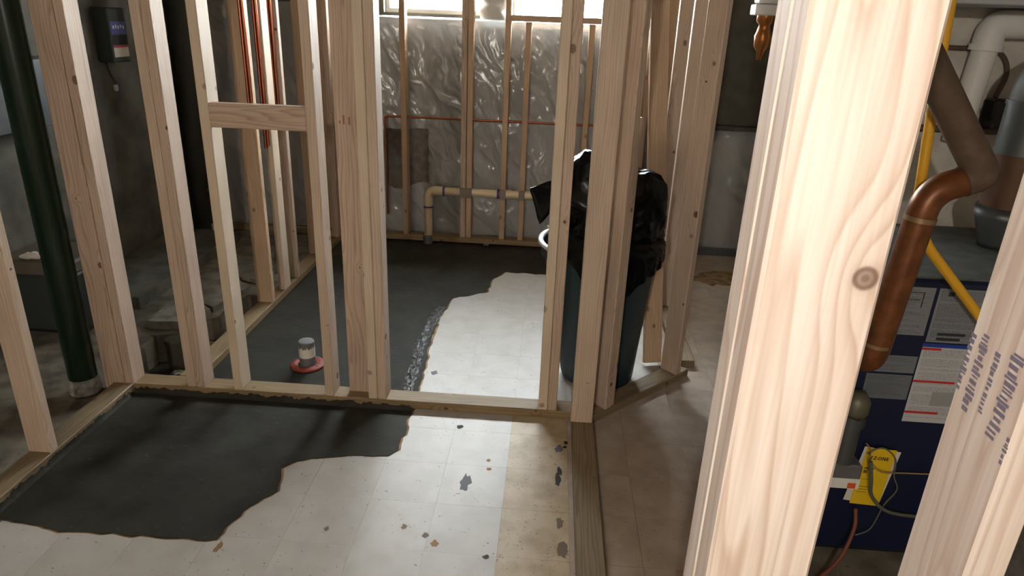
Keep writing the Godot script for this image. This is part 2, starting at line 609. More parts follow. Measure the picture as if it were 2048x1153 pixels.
func build_floor():
	var fl := structure("floor")
	var patch_a := poly([-1.745, -1.69, -1.745, -2.53, -1.14, -2.53, -0.53, -2.53, -0.524, -2.315, -0.527, -2.211, -0.556, -2.168, -0.732, -2.141, -0.890, -2.098, -0.924, -2.054, -0.895, -1.983, -0.887, -1.919, -0.958, -1.814, -0.977, -1.726, -0.991, -1.667, -1.199, -1.661, -1.374, -1.654, -1.546, -1.665, -1.655, -1.677])
	var patch_b := poly([-1.56, -2.57, -0.537, -2.57, -0.537, -2.664, -0.544, -2.887, -0.567, -3.188, -0.568, -3.478, -0.539, -3.764, -0.341, -3.893, -0.330, -4.112, -0.261, -4.265, 0.0, -4.265, 0.75, -4.28, 0.75, -4.98, -1.56, -4.98])
	var ra := ragged(patch_a, 0.025, 0.016, 3)
	var rb := ragged(patch_b, 0.025, 0.016, 4)
	var trench := ragged(poly([-1.60, -2.62, -1.86, -2.63, -1.99, -3.05, -1.84, -3.11, -1.78, -3.28, -1.74, -3.62, -1.60, -3.66]), 0.04, 0.05, 5)
	# dirt under everything, slab with the dug trench
	var dm := MB.new()
	dm.box(Vector3(XL, -0.25, ZB), Vector3(XR, -0.16, ZF), 0.001)
	obj("ground_fill", dm, M.dirt, fl)
	var big := Geometry2D.clip_polygons(rect(XL, ZB, -1.59, ZF), trench)
	for p in big:
		if not Geometry2D.is_polygon_clockwise(p):
			var mb := MB.new()
			mb.prism(p, -0.16, -0.004)
			obj("slab", mb, M.slab, fl)
	var mm := MB.new()
	mm.prism(rect(-1.59, ZB, XR, ZF), -0.16, -0.0035)
	obj("mastic_bed", mm, M.mastic, fl)
	# vinyl tiles, cut where the patches were dug
	var cut_a: PackedVector2Array = Geometry2D.offset_polygon(ra, 0.009)[0]
	var cut_b: PackedVector2Array = Geometry2D.offset_polygon(rb, 0.009)[0]
	for i in range(-7, 12):
		for j in range(-11, 9):
			var x0 := GX + i * TS
			var z0 := GZ + j * TS
			var x1 := x0 + TS
			var z1 := z0 + TS
			if x1 < -1.70 or z0 < -4.95 or x0 > 2.1 or (x0 < -1.59 and z1 < -2.4): continue
			if x0 > 1.5 or (x0 > 0.78 and z1 > -2.5): continue
			var g := 0.0004
			var zones := [[rect(x0 + g, z0 + g, x1 - g, z1 - g)]]
			var ps: Array = [rect(x0 + g, z0 + g, x1 - g, z1 - g)]
			for cut in [cut_a, cut_b]:
				var nx := []
				for p in ps:
					for q in Geometry2D.clip_polygons(p, cut):
						if not Geometry2D.is_polygon_clockwise(q): nx.append(q)
				ps = nx
			var white := x1 < GX + 0.01
			var tan_ := i == 0 and z0 > -2.6
			var room := not white and z1 < -2.45 and x0 < 0.5 and not tan_ and (x0 + TS * 0.5 - 0.29) + (z0 + TS * 0.5 + 2.536) < -0.06
			for p in ps:
				var area := 0.0
				for k in p.size(): area += p[k].cross(p[(k + 1) % p.size()])
				if absf(area) * 0.5 < 0.0006: continue
				var mb := MB.new()
				var lift := rng.randf_range(-0.0001, 0.0001)
				mb.prism(p, -0.0035, lift)
				var m: Material = M.tile if (i + j) % 2 == 0 else M.tile2
				if tan_: m = M.tan
				elif not white and not room: m = M.beige if (i + j) % 2 == 0 else M.beige2
				obj("tile", mb, m, fl)
	var cb := MB.new()
	cb.prism(rect(0.82, -2.61, XR, ZF), -0.16, -0.001)
	obj("boiler_slab", cb, M.slab, fl)
	# fresh concrete
	for k in 2:
		var mb := MB.new()
		mb.prism(ra if k == 0 else rb, -0.03, -0.0015)
		var o := obj("concrete_patch", mb, M.patch)
		tag(o, ["dark damp concrete patch in front of the doorway beside white tiles", "dark damp concrete patch filling the framed room as far as the back wall"][k], "concrete patch")
	# concrete smeared up the side of the plates
	var patch: Node = get_node("concrete_patch")
	var sz := FastNoiseLite.new()
	sz.seed = 15
	sz.frequency = 5.0
	for k in 2:
		var sr := []
		for i in 5:
			var row := []
			for j in 121:
				var u := j / 120.0
				var x := lerpf(-1.744, -0.50, u) if k == 0 else 0.0
				var zz := lerpf(-1.60, -2.50, u)
				var q := x * 3.0 if k == 0 else zz * 3.0 + 20.0
				var top := clampf(0.021 + 0.018 * sz.get_noise_1d(q) + 0.008 * sz.get_noise_1d(q * 5.0), 0.004, 0.036) * smoothstep(0.0, 0.05, 1.0 - u)
				var y := -0.002 + top * i / 4.0
				var off := 0.0015 + 0.012 * pow(1.0 - i / 4.0, 2.0)
				row.append(Vector3(x, y, FZ + off) if k == 0 else Vector3(-1.746 + off, y, zz))
			sr.append(row)
		var me := MB.new()
		me.grid(sr, k == 0)
		obj("edge_smear", me, M.patch, patch)
	# wet trowelled ridge along the inner patch
	var wm := MB.new()
	var rows := []
	var nz := FastNoiseLite.new()
	nz.frequency = 16.0
	nz.seed = 9
	var line := [Vector2(-0.585, -2.62), Vector2(-0.595, -2.9), Vector2(-0.61, -3.12), Vector2(-0.60, -3.44), Vector2(-0.58, -3.62)]
	for a in 260:
		var t := float(a) / 259 * 4.0
		var s := mini(int(t), 3)
		var c: Vector2 = line[s].lerp(line[s + 1], t - s)
		var row := []
		for b in 25:
			var w := float(b) / 24 - 0.5
			var x := c.x + w * (0.075 + 0.03 * nz.get_noise_2d(3.0, c.y * 1.2))
			var hgt := (0.25 - w * w) * 4.0
			row.append(Vector3(x, -0.006 + hgt * (0.008 + 0.011 * nz.get_noise_2d(x * 3.0, c.y * 1.2) + 0.003 * nz.get_noise_2d(x * 9.0, c.y * 7.0)), c.y))
		rows.append(row)
	wm.grid(rows)
	tag(obj("mortar_ridge", wm, M.wet), "shiny wet mortar ridge along the broken edge of the white tiles in the doorway", "mortar")
	# drips, glue spots and scuffs on the tiles
	var marks := [[-0.242, -2.037, 0.022, 0.05, 0], [0.092, -2.086, 0.012, 0.045, 1], [0.10, -2.14, 0.010, 0.03, 1], [0.098, -2.285, 0.017, 0.028, 0], [0.109, -1.739, 0.022, 0.04, 2], [0.10, -1.86, 0.014, 0.03, 2], [-0.336, -1.755, 0.012, 0.014, 2], [-0.412, -1.787, 0.010, 0.014, 2], [-0.491, -2.834, 0.018, 0.022, 0], [-0.163, -2.126, 0.010, 0.011, 3], [-0.17, -2.18, 0.009, 0.009, 3], [-0.309, -2.395, 0.018, 0.014, 1], [0.125, -2.33, 0.009, 0.012, 1], [0.12, -2.30, 0.01, 0.009, 1], [-0.30, -1.72, 0.016, 0.02, 3], [-0.965, -1.635, 0.010, 0.03, 3], [-0.13, -1.68, 0.012, 0.010, 1], [-0.66, -1.75, 0.008, 0.012, 2]]
	for q in marks:
		var pp := PackedVector2Array()
		for k in 14:
			var an := TAU * k / 14
			pp.append(Vector2(q[0] + cos(an) * q[2] * rng.randf_range(0.55, 1.15), q[1] + sin(an) * q[3] * rng.randf_range(0.55, 1.15)))
		var mb := MB.new()
		mb.prism(pp, 0.0001, 0.0009)
		obj("stain", mb, [mat(rgb(92, 94, 100), 0.7), mat(rgb(34, 32, 30), 0.7), mat(rgb(112, 98, 82), 0.7), mat(rgb(136, 104, 66), 0.7)][q[4]], fl)

# ---------------------------------------------------------------- framing
const FZ := -2.505

func build_frames():
	# front partition with the door opening
	var f := thing("stud_wall", "front timber partition with a doorway, blocking and new pale studs", "stud wall", Vector3.ZERO)
	lumber(f, "bottom_plate", Vector3(-1.745, 0.0, FZ - D), Vector3(0.236, T, FZ), 0, M.plate)
	lumber(f, "top_plate", Vector3(-1.88, TOP, FZ - D), Vector3(0.236, TOP + T, FZ), 0)
	stud(f, -1.875, -1.786, FZ - T, FZ, 1, TOP, 0.0)
	stud(f, -1.784, -1.747, FZ - D, FZ, 3, TOP, 0.0)
	stud(f, -1.507, -1.469, FZ - D, FZ, 0)
	stud(f, -1.468, -1.430, FZ - D, FZ, 3)
	stud(f, -1.302, -1.264, FZ - D, FZ, 2)
	stud(f, -0.903, -0.865, FZ - D, FZ, 0)
	var flat := stud(f, -0.812, -0.723, FZ - D, FZ - D + T, 1)
	var zf := FZ - D + T
	for q in [[-0.795, 1.18, 0.006, 0.012], [-0.781, 1.178, 0.008, 0.034], [-0.760, 1.176, 0.008, 0.03]]:
		var sm := MB.new()
		sm.box(Vector3(q[0], q[1], zf - 0.0004), Vector3(q[0] + q[2], q[1] + q[3], zf + 0.0003), 0.0002)
		obj("ink_stamp", sm, M.stampred, flat)
	stud(f, -0.716, -0.678, FZ - D, FZ, 2)
	stud(f, -0.677, -0.639, FZ - D, FZ, 0)
	stud(f, 0.007, 0.045, FZ - D, FZ, 2)
	stud(f, 0.046, 0.084, FZ - D, FZ, 3)
	lumber(f, "blocking", Vector3(-1.264, 1.152, FZ - T), Vector3(-0.903, 1.152 + D, FZ), 0, woods[1])
	lumber(f, "door_header", Vector3(-0.639, 2.09, FZ - D), Vector3(0.007, 2.09 + T, FZ), 0)
	# short wall towards the camera at the right of the door
	var e := thing("stud_wall", "flat end stud right of the doorway on a plate running along the tiles", "stud wall")
	lumber(e, "bottom_plate", Vector3(0.147, 0.0, FZ + 0.003), Vector3(0.236, T, 0.6), 2, M.plate2)
	stud(e, 0.142, 0.230, FZ + 0.041, FZ + 0.079, 0)
	# wall at the left towards the camera
	var l := thing("stud_wall", "timber partition at the far left edge beside the green column", "stud wall")
	lumber(l, "bottom_plate", Vector3(-1.835, 0.0, FZ + 0.001), Vector3(-1.746, T, -0.6), 2, M.plate2)
	lumber(l, "top_plate", Vector3(-1.835, TOP, FZ + 0.001), Vector3(-1.746, TOP + T, -0.6), 2)
	stud(l, -1.834, -1.746, -2.026, -1.988, 0)
	stud(l, -1.834, -1.746, -1.42, -1.382, 3)
	# left wall of the little room
	var m := thing("stud_wall", "left partition of the framed room carrying the copper risers", "stud wall")
	lumber(m, "bottom_plate", Vector3(-1.594, 0.0, -4.80), Vector3(-1.505, T, FZ - D - 0.002), 2, M.plate)
	lumber(m, "top_plate", Vector3(-1.594, TOP, -4.80), Vector3(-1.505, TOP + T, FZ - D - 0.002), 2)
	stud(m, -1.592, -1.504, -3.487, -3.449, 4)
	stud(m, -1.543, -1.505, -3.73, -3.641, 2)
	stud(m, -1.592, -1.504, -3.885, -3.847, 3)
	stud(m, -1.592, -1.504, -4.338, -4.30, 4)
	stud(m, -1.582, -1.544, -4.785, -4.696, 4)
	stud(m, -1.543, -1.505, -4.785, -4.696, 1)
	# angled wall at the right of the doorway
	var a := thing("stud_wall", "angled timber partition in front of the black trash bag", "stud wall", Vector3(0.29, 0, -2.536))
	a.rotation.y = PI / 4
	# local +x runs along the wall, +z faces the camera side
	lumber(a, "bottom_plate", Vector3(-0.075, 0, -D), Vector3(0.60, T, 0), 0, M.plate2)
	lumber(a, "top_plate", Vector3(-0.075, TOP, -D), Vector3(0.60, TOP + T, 0), 0)
	stud(a, 0.0, T, -D, 0, 3)
	stud(a, 0.497, 0.535, -D, 0, 0)
	lumber(a, "short_stud", Vector3(0.041, T, -0.084), Vector3(0.062, 1.25, -0.004), 1, woods[3])
	# right wall of the little room
	var r := thing("stud_wall", "right partition of the framed room seen edge on behind the trash can", "stud wall")
	lumber(r, "bottom_plate", Vector3(0.672, 0, -4.80), Vector3(0.761, T, -3.05), 2, M.plate2)
	lumber(r, "top_plate", Vector3(0.672, TOP, -4.80), Vector3(0.761, TOP + T, -3.05), 2)
	for z in [-3.735, -4.19, -4.70]:
		stud(r, 0.672, 0.761, z - T, z)
	# back wall frame in front of the vapour barrier
	var b := thing("stud_wall", "back wall framing of slim studs below the bright windows", "stud wall")
	lumber(b, "bottom_plate", Vector3(-1.50, 0.012, -4.892), Vector3(0.668, 0.012 + T, -4.803), 0, M.plate)
	lumber(b, "shim", Vector3(-0.46, 0.0, -4.85), Vector3(-0.42, 0.012, -4.80), 0, M.plate)
	var zb := -4.81
	var y0 := 0.051
	for q in [[-1.056, 4], [-0.636, 1], [-0.594, 4], [-0.349, 4]]:
		stud(b, q[0], q[0] + T, zb - D, zb, q[1], TOP, y0)
	for x in [-0.213, 0.204]:
		stud(b, x, x + T, zb - D, zb, 4, 1.55, y0)
	stud(b, 0.60, 0.638, zb - D, zb, 4, TOP, y0)
	lumber(b, "window_sill", Vector3(-0.311, 1.551, zb - D), Vector3(0.60, 1.551 + T, zb), 0, woods[4])
	lumber(b, "top_plate", Vector3(-1.50, TOP, -4.892), Vector3(0.668, TOP + T, -4.803), 0)
	# the frame right beside the camera
	var n := thing("stud_wall", "nearest bright studs at the right edge, close to the camera", "stud wall")
	lumber(n, "bottom_plate", Vector3(0.161, 0, -0.576), Vector3(1.9, T, -0.487), 0, M.plate2)
	lumber(n, "stud", Vector3(0.161, T, -0.5265), Vector3(0.250, TOP, -0.489), 1, M.near, Vector2(0.2, 0.0))
	lumber(n, "stud", Vector3(0.161, T, -0.5645), Vector3(0.250, TOP, -0.527), 1, M.near)
	var s2 := lumber(n, "stud", Vector3(0.389, T, -0.589), Vector3(0.425, TOP, -0.50), 1, M.near)
	lumber(n, "top_plate", Vector3(0.161, TOP, -0.589), Vector3(1.9, TOP + T, -0.487), 0)
	# purple grade stamps printed on the side of the second stud
	stamp(s2)

func stamp(parent: Node):
	# rows of smudged ink bars on the face x = 0.389, running up the board
	var rows := [[-0.584, 1.265, 1.318, 0.009], [-0.567, 1.252, 1.326, 0.014], [-0.547, 1.262, 1.318, 0.008], [-0.524, 1.250, 1.328, 0.018], [-0.505, 1.238, 1.262, 0.006]]
	for q in rows:
		var mb := MB.new()
		var y: float = q[1]
		while y < q[2]:
			var w: float = rng.randf_range(0.0015, 0.0045)
			var d0: float = q[0] - q[3] * rng.randf_range(0.25, 0.5)
			var d1: float = q[0] + q[3] * rng.randf_range(0.2, 0.5)
			mb.box(Vector3(0.3885, y, d0), Vector3(0.3891, y + w, d1), 0.0002)
			y += w + rng.randf_range(0.0005, 0.003)
		obj("ink_stamp", mb, M.ink, parent)

# ---------------------------------------------------------------- back wall
func film_z(nz: FastNoiseLite, n2: FastNoiseLite, x: float, y: float) -> float:
	var a := x * 0.90 + y * 0.42                 # across the drape folds
	var b := y * 0.90 - x * 0.42                 # along them
	var s := n2.get_noise_2d(x * 1.2 + y * 0.5, y * 0.8)
	var r := nz.get_noise_2d(a * 4.2 + s * 0.5, b * 0.9)
	var f := nz.get_noise_2d(a * 11.0 + s * 1.5 + 9.0, b * 1.7)
	var c := nz.get_noise_2d(x * 6.0 - y * 5.0 + 31.0, y * 6.0 + x * 2.0)
	return r * 0.014 + f * 0.0026 * (1.0 + s) + c * 0.0008 + s * 0.014

func build_back_wall_things():
	var nz := FastNoiseLite.new()
	nz.seed = 5
	nz.frequency = 1.0
	nz.fractal_type = FastNoiseLite.FRACTAL_RIDGED
	nz.fractal_octaves = 3
	var n2 := FastNoiseLite.new()
	n2.seed = 6
	n2.frequency = 3.0
	n2.fractal_octaves = 3
	# insulation blanket and the plastic film over it
	var spans := [[-2.66, -1.60, 1.62, "clear plastic sheet over insulation on the back wall left of the room"], [-1.60, 0.66, 1.545, "wrinkled clear plastic vapour barrier behind the back wall studs"], [0.665, 2.2, 0.90, "plastic sheet low on the back wall right of the room"]]
	for s in spans:
		var t := thing("vapour_barrier", s[3], "plastic sheet", Vector3(0, 0, -4.95))
		var cell := 0.009 if s[2] > 1.0 and s[1] > 0.0 else 0.014
		var nx := int((s[1] - s[0]) / cell)
		var ny := int(s[2] / cell)
		var rows := []
		var back := []
		for i in ny + 1:
			var row := []
			var rb := []
			var y: float = 0.04 + (s[2] - 0.04) * i / ny
			for j in nx + 1:
				var x: float = s[0] + (s[1] - s[0]) * j / nx
				var e := smoothstep(0.0, 0.05, s[2] - y)
				row.append(Vector3(x, y, 0.012 + (film_z(nz, n2, x, y) + 0.012) * e))
				rb.append(Vector3(x, y, -0.026 + 0.012 * n2.get_noise_2d(x * 3.0, y * 3.0)))
			rows.append(row)
			back.append(rb)
		# top of the film folds back onto the ledge
		if s[2] > 1.0:
			var last := []
			for p in rows[-1]: last.append(Vector3(p.x, s[2] + 0.012, -0.03))
			rows.append(last)
			last = []
			for p in rows[-1]: last.append(Vector3(p.x, s[2] + 0.008, -0.046))
			rows.append(last)
		var mb := MB.new()
		mb.grid(rows, true)
		obj("film", mb, M.film, t)
		var mi := MB.new()
		mi.grid(back, true)
		obj("insulation", mi, M.insul, t)
	# bare brown paper patch where the film is cut away
	var kp := []
	for i in 14:
		var row := []
		for j in 12:
			var x := -1.19 + 0.31 * j / 11.0 + 0.004 * sin(i * 1.7)
			var y := 0.40 + 0.41 * i / 13.0 - 0.03 * sin(j * 0.5) * (1.0 if i == 0 else 0.2)
			row.append(Vector3(x, y, 0.010 * sin(j * 0.9 + i * 0.4) * 0.4))
		kp.append(row)
	var km := MB.new()
	km.grid(kp, true)
	var ko := obj("kraft_paper", km, M.kraft)
	ko.position.z = -4.902
	tag(ko, "torn brown paper facing showing through the plastic above the drain elbow", "paper")
	# white fibreglass bulge between the windows
	var bt := []
	for i in 12:
		var row := []
		for j in 10:
			var u := j / 9.0 - 0.5
			var w := i / 11.0
			row.append(Vector3(-0.53 + 0.20 * (u + 0.5), 1.555 + 0.5 * w, -4.93 + 0.05 * (1.0 - 4.0 * u * u) + 0.012 * sin(i * 2.1 + j)))
		bt.append(row)
	var bm := MB.new()
	bm.grid(bt, true)
	tag(obj("insulation_batt", bm, M.white), "pale insulation batt stuffed between the two windows", "insulation")
	# copper line through the studs
	var cu := MB.new()
	cu.tube(fillet([Vector3(-1.175, 0.19, -4.84), Vector3(-1.175, 0.90, -4.84), Vector3(0.59, 0.90, -4.84)], 0.02), 0.008, 10)
	tag(obj("copper_pipe", cu, M.copper_old), "thin copper pipe running level through the back wall studs then down", "pipe")
	# cream drain pipe with its elbow
	var p := thing("drain_pipe", "cream plastic drain pipe with elbow and purple primer along the back wall", "pipe", Vector3(-0.872, 0, -4.83))
	var pm := MB.new()
	pm.tube(fillet([Vector3(0, 0.0, 0), Vector3(0, 0.386, 0), Vector3(1.45, 0.386, 0)], 0.075, 10), 0.030, 20)
	obj("pipe", pm, M.pvc, p)
	var em := MB.new()
	em.tube(fillet([Vector3(0, 0.272, 0), Vector3(0, 0.386, 0), Vector3(0.112, 0.386, 0)], 0.075, 10), 0.0345, 20)
	obj("elbow", em, M.pvc, p)
	for q in [[Vector3(0, 0.262, 0), Vector3(0, 0.274, 0)], [Vector3(0.108, 0.386, 0), Vector3(0.122, 0.386, 0)], [Vector3(0.50, 0.386, 0), Vector3(0.52, 0.386, 0)], [Vector3(0.76, 0.386, 0), Vector3(0.77, 0.386, 0)]]:
		var rm := MB.new()
		rm.tube(q, 0.0355, 20)
		obj("primer_ring", rm, M.primer, p)
	var cm := MB.new()
	cm.tube([Vector3(0.52, 0.386, 0), Vector3(0.60, 0.386, 0)], 0.0345, 20)
	obj("coupling", cm, M.pvc, p)
	for x in [-0.636, -0.594, -0.349, -0.213]:
		var g := MB.new()
		g.box(Vector3(x - 0.003, 0.352, -4.807), Vector3(x + T + 0.003, 0.422, -4.795), 0.001)
		tag(obj("nail_plate", g, M.plate_metal), {-0.636: "grey strap over the drain pipe on the left stud of the middle pair", -0.594: "grey strap over the drain pipe on the right stud of the middle pair", -0.349: "grey strap over the drain pipe just right of the purple coupling ring", -0.213: "grey strap over the drain pipe nearest the trash bag"}[x], "strap", "straps holding the drain pipe")
	var sl := MB.new()
	sl.tube([Vector3(-0.872, -0.001, -4.795), Vector3(-0.872, 0.055, -4.795)], 0.034, 16)
	tag(obj("pipe_sleeve", sl, M.stub), "grey sleeve where the cream drain pipe enters the floor", "sleeve")
	var spill := MB.new()
	spill.prism(ragged(poly([0.98, -4.30, 1.12, -4.22, 1.34, -4.30, 1.40, -4.44, 1.24, -4.52, 1.04, -4.46]), 0.03, 0.05, 18), -0.002, 0.003)
	tag(obj("dirt_spill", spill, M.mastic), "brown dirt spill on the floor far behind the angled studs", "dirt")
	# dark panel and ledge right of the room
	slab_thing("wall_panel", "dark brown panel on the back wall beyond the angled studs", "panel", Vector3(0.80, 0.93, -4.985), Vector3(2.2, 2.3, -4.93), M.darkpanel)
	slab_thing("ledge_board", "dark narrow ledge board under the brown panel", "ledge", Vector3(0.80, 0.90, -4.985), Vector3(2.2, 0.928, -4.88), M.darkpanel)
	slab_thing("floor_board", "grey board lying along the foot of the far right wall", "board", Vector3(0.80, 0.0, -4.92), Vector3(2.0, 0.045, -4.86), M.galv)

func slab_thing(called: String, label: String, cat: String, lo: Vector3, hi: Vector3, m: Material, grain := 0) -> MeshInstance3D:
	var mb := MB.new()
	mb.box(lo, hi, 0.003, grain)
	var o := obj(called, mb, m)
	tag(o, label, cat)
	return o

# ---------------------------------------------------------------- inside the little room
func build_room_things():
	# copper risers in pairs on the left partition
	var lab := ["copper riser pair in front of the first stud of the left partition", "copper riser pair reaching lowest, in the middle of the three", "copper riser pair nearest the back wall"]
	var risers := [[-1.513, -3.435, 1.10], [-1.527, -3.625, 0.88], [-1.535, -3.83, 1.06]]
	for i in 3:
		var q: Array = risers[i]
		var t := thing("copper_riser", lab[i], "pipe", Vector3(q[0], q[2], q[1]), "copper risers on the left partition")
		for s in [-1, 1]:
			var mb := MB.new()
			mb.tube([Vector3(s * 0.0075, 0, 0), Vector3(s * 0.0075, TOP - q[2], 0)], 0.0072, 12)
			obj("tube", mb, M.copper, t)
		var c := MB.new()
		c.tube([Vector3(-0.0075, -0.012, 0), Vector3(-0.0075, 0.03, 0)], 0.0092, 12)
		obj("end_cap", c, M.copper, t)
	# toilet flange
	var f := thing("closet_flange", "red floor flange with a taped grey pipe stub in the damp concrete", "pipe flange", Vector3(-1.095, -0.002, -2.834))
	var a := MB.new()
	a.lathe([Vector2(0.0, 0.0), Vector2(0.078, 0.0), Vector2(0.080, 0.006), Vector2(0.074, 0.013), Vector2(0.055, 0.016), Vector2(0.050, 0.011), Vector2(0.042, 0.012)], Vector3.ZERO, 40)
	obj("ring", a, M.red, f)
	var b := MB.new()
	b.lathe([Vector2(0.0365, 0.0), Vector2(0.0365, 0.125), Vector2(0.0365, 0.125), Vector2(0.034, 0.130), Vector2(0.0, 0.131)], Vector3.ZERO, 32)
	obj("pipe_stub", b, M.stub, f)
	var c := MB.new()
	var prof := []
	var rows := []
	for i in 2:
		var row := []
		for k in 49:
			var an := TAU * k / 48
			var y := 0.052 if i == 0 else 0.100 + 0.006 * sin(k * 2.3) + 0.004 * sin(k * 5.1)
			row.append(Vector3(cos(an) * 0.0375, y, sin(an) * 0.0375))
		rows.append(row)
	c.grid(rows)
	obj("paper_band", c, M.paper, f)
	for k in 4:
		var an := TAU * k / 4 + 0.5
		var s := MB.new()
		s.lathe([Vector2(0.0, 0.018), Vector2(0.005, 0.0175), Vector2(0.006, 0.012)], Vector3(cos(an) * 0.063, 0, sin(an) * 0.063), 10)
		obj("screw", s, M.galv, f)
	# trash can
	var cc := Vector3(0.275, 0, -2.915)
	var lean := Vector3(-0.055, 0, -0.02)
	var t := thing("trash_can", "dark blue green plastic trash can with a pale rim behind the studs", "trash can", cc)
	var m := MB.new()
	m.lathe([Vector2(0.0, 0.002), Vector2(0.150, 0.002), Vector2(0.165, 0.012), Vector2(0.170, 0.03), Vector2(0.215, 0.36), Vector2(0.247, 0.585), Vector2(0.262, 0.60), Vector2(0.264, 0.655), Vector2(0.255, 0.655), Vector2(0.235, 0.58), Vector2(0.16, 0.03), Vector2(0.0, 0.025)], Vector3.ZERO, 48, lean)
	obj("body", m, M.can, t)
	var rm := MB.new()
	rm.lathe([Vector2(0.258, 0.650), Vector2(0.270, 0.648), Vector2(0.276, 0.656), Vector2(0.273, 0.666), Vector2(0.262, 0.669), Vector2(0.252, 0.664), Vector2(0.252, 0.655)], Vector3.ZERO, 48, lean)
	obj("rim", rm, M.can_rim, t)
	# black bag
	var g := thing("trash_bag", "shiny black plastic trash bag bulging out of the can", "trash bag", cc)
	bag(g, lean)
	# board leaning in the corner behind the can
	var lb := MB.new()
	var foot := Vector3(0.555, 0.004, -3.05)
	var head := Vector3(0.44, 1.95, -3.50)
	var up := (head - foot).normalized()
	var rt := up.cross(Vector3(0.25, 0, 1)).normalized()
	rt = -rt if rt.x < 0 else rt
	var bz := rt.cross(up).normalized()
	lb.box(Vector3(-0.045, 0.012, -0.01), Vector3(0.045, 1.95, 0.01), 0.002, 1, Vector2(0.3, 0.02), Transform3D(Basis(rt, up, bz), foot))
	tag(obj("leaning_board", lb, woods[4]), "pinkish board leaning in the corner right of the trash can", "board")

func bag(parent: Node3D, lean: Vector3):
	var nz := FastNoiseLite.new()
	nz.seed = 77
	nz.frequency = 1.1
	nz.fractal_type = FastNoiseLite.FRACTAL_RIDGED
	nz.fractal_octaves = 2
	var nf := FastNoiseLite.new()
	nf.seed = 78
	nf.frequency = 3.5
	nf.fractal_type = FastNoiseLite.FRACTAL_RIDGED
	nf.fractal_octaves = 2
	var cen := Vector3(-0.02, 0.66, -0.02)
	# lobes: direction, reach, sharpness
	var lobes := [
		[Vector3(-0.30, 0.92, 0.0), 0.20, 14.0],
		[Vector3(0.76, 0.65, 0.0), 0.07, 7.0],
		[Vector3(0.44, 0.90, 0.0), 0.09, 9.0],
	]
	var rows := []
	var na := 80
	var nb := 110
	for i in na + 1:
		var th := PI * i / na
		var row := []
		for j in nb + 1:
			var ph := TAU * j / nb
			var d := Vector3(sin(th) * cos(ph), cos(th), sin(th) * sin(ph))
			var r := 0.215 if d.y > -0.2 else 0.215 - 0.05 * (-0.2 - d.y)
			for l in lobes:
				r += l[1] * exp(l[2] * (d.dot(l[0].normalized()) - 1.0))
			var q := d * 2.0
			r += (nz.get_noise_3d(q.x * 0.8, q.y * 0.5, q.z * 0.8) - 0.2) * 0.028
			r += nf.get_noise_3d(q.x * 0.7, q.y * 0.4, q.z * 0.7) * 0.006
			var q2 := cen + d * r
			var hr := Vector2(q2.x, q2.z).length()
			var lim := 0.235 if q2.y < 0.66 else lerpf(0.235, 0.6, smoothstep(0.66, 0.78, q2.y))
			if hr > lim: q2 = Vector3(q2.x * lim / hr, q2.y, q2.z * lim / hr)
			row.append(q2)
		rows.append(row)
	var mb := MB.new()
	mb.grid(rows)
	obj("bulge", mb, M.bag, parent)
	# limp corner of the bag standing out to the left
	var fr := []
	for i in 25:
		var u := i / 24.0
		var x := lerpf(-0.06, -0.357, u)
		var top := lerpf(0.985, 0.905, pow(u, 0.8)) + 0.008 * sin(u * 11.0)
		var bot := 0.80 - 0.015 * sin(u * 9.0)
		if u > 0.62: bot -= 0.05 * smoothstep(0.62, 0.86, u)
		if u > 0.86: bot = lerpf(bot, 0.885, pow((u - 0.86) / 0.14, 0.7))
		var row := []
		for j in 25:
			var an := TAU * j / 24.0
			var thick := lerpf(0.12, 0.012, pow(u, 0.6)) * (1.0 + 0.35 * sin(3.0 * an + u * 7.0))
			row.append(Vector3(x, (top + bot) * 0.5 + (top - bot) * 0.5 * cos(an), 0.03 + thick * sin(an)))
		fr.append(row)
	var mf := MB.new()
	mf.grid(fr, true)
	obj("flap", mf, M.bag, parent)
	# skirt hanging over the front of the rim
	var sk := []
	var n := 60
	for i in 15:
		var row := []
		for j in n + 1:
			var u := float(j) / n
			var an := lerpf(2.15, -0.35, u)
			var low := 0.655 - (0.13 * smoothstep(0.0, 0.18, u) * (1.0 - 0.80 * smoothstep(0.28, 0.62, u)) + 0.006 * sin(u * 23.0) * sin(PI * u) + 0.045 * sin(PI * u))
			var t := float(i) / 14
			var y: float
			var r: float
			if t < 0.4:
				var s := t / 0.4
				y = 0.655 + 0.05 * sin(PI * 0.5 * s) * 0.5 + 0.0
				r = lerpf(0.15, 0.282, s)
				y = lerpf(0.74, 0.682, s * s)
			else:
				var s := (t - 0.4) / 0.6
				y = lerpf(0.682, low, s)
				r = 0.285 - 0.10 * (0.682 - y) + 0.006 * sin(j * 1.1) * s
			r += 0.004 * nf.get_noise_2d(u * 6.0, t * 2.0)
			row.append(Vector3(cos(an) * r, y, sin(an) * r) + lean * y)
		sk.append(row)
	var ms := MB.new()
	ms.grid(sk)
	obj("overhang", ms, M.bag, parent)

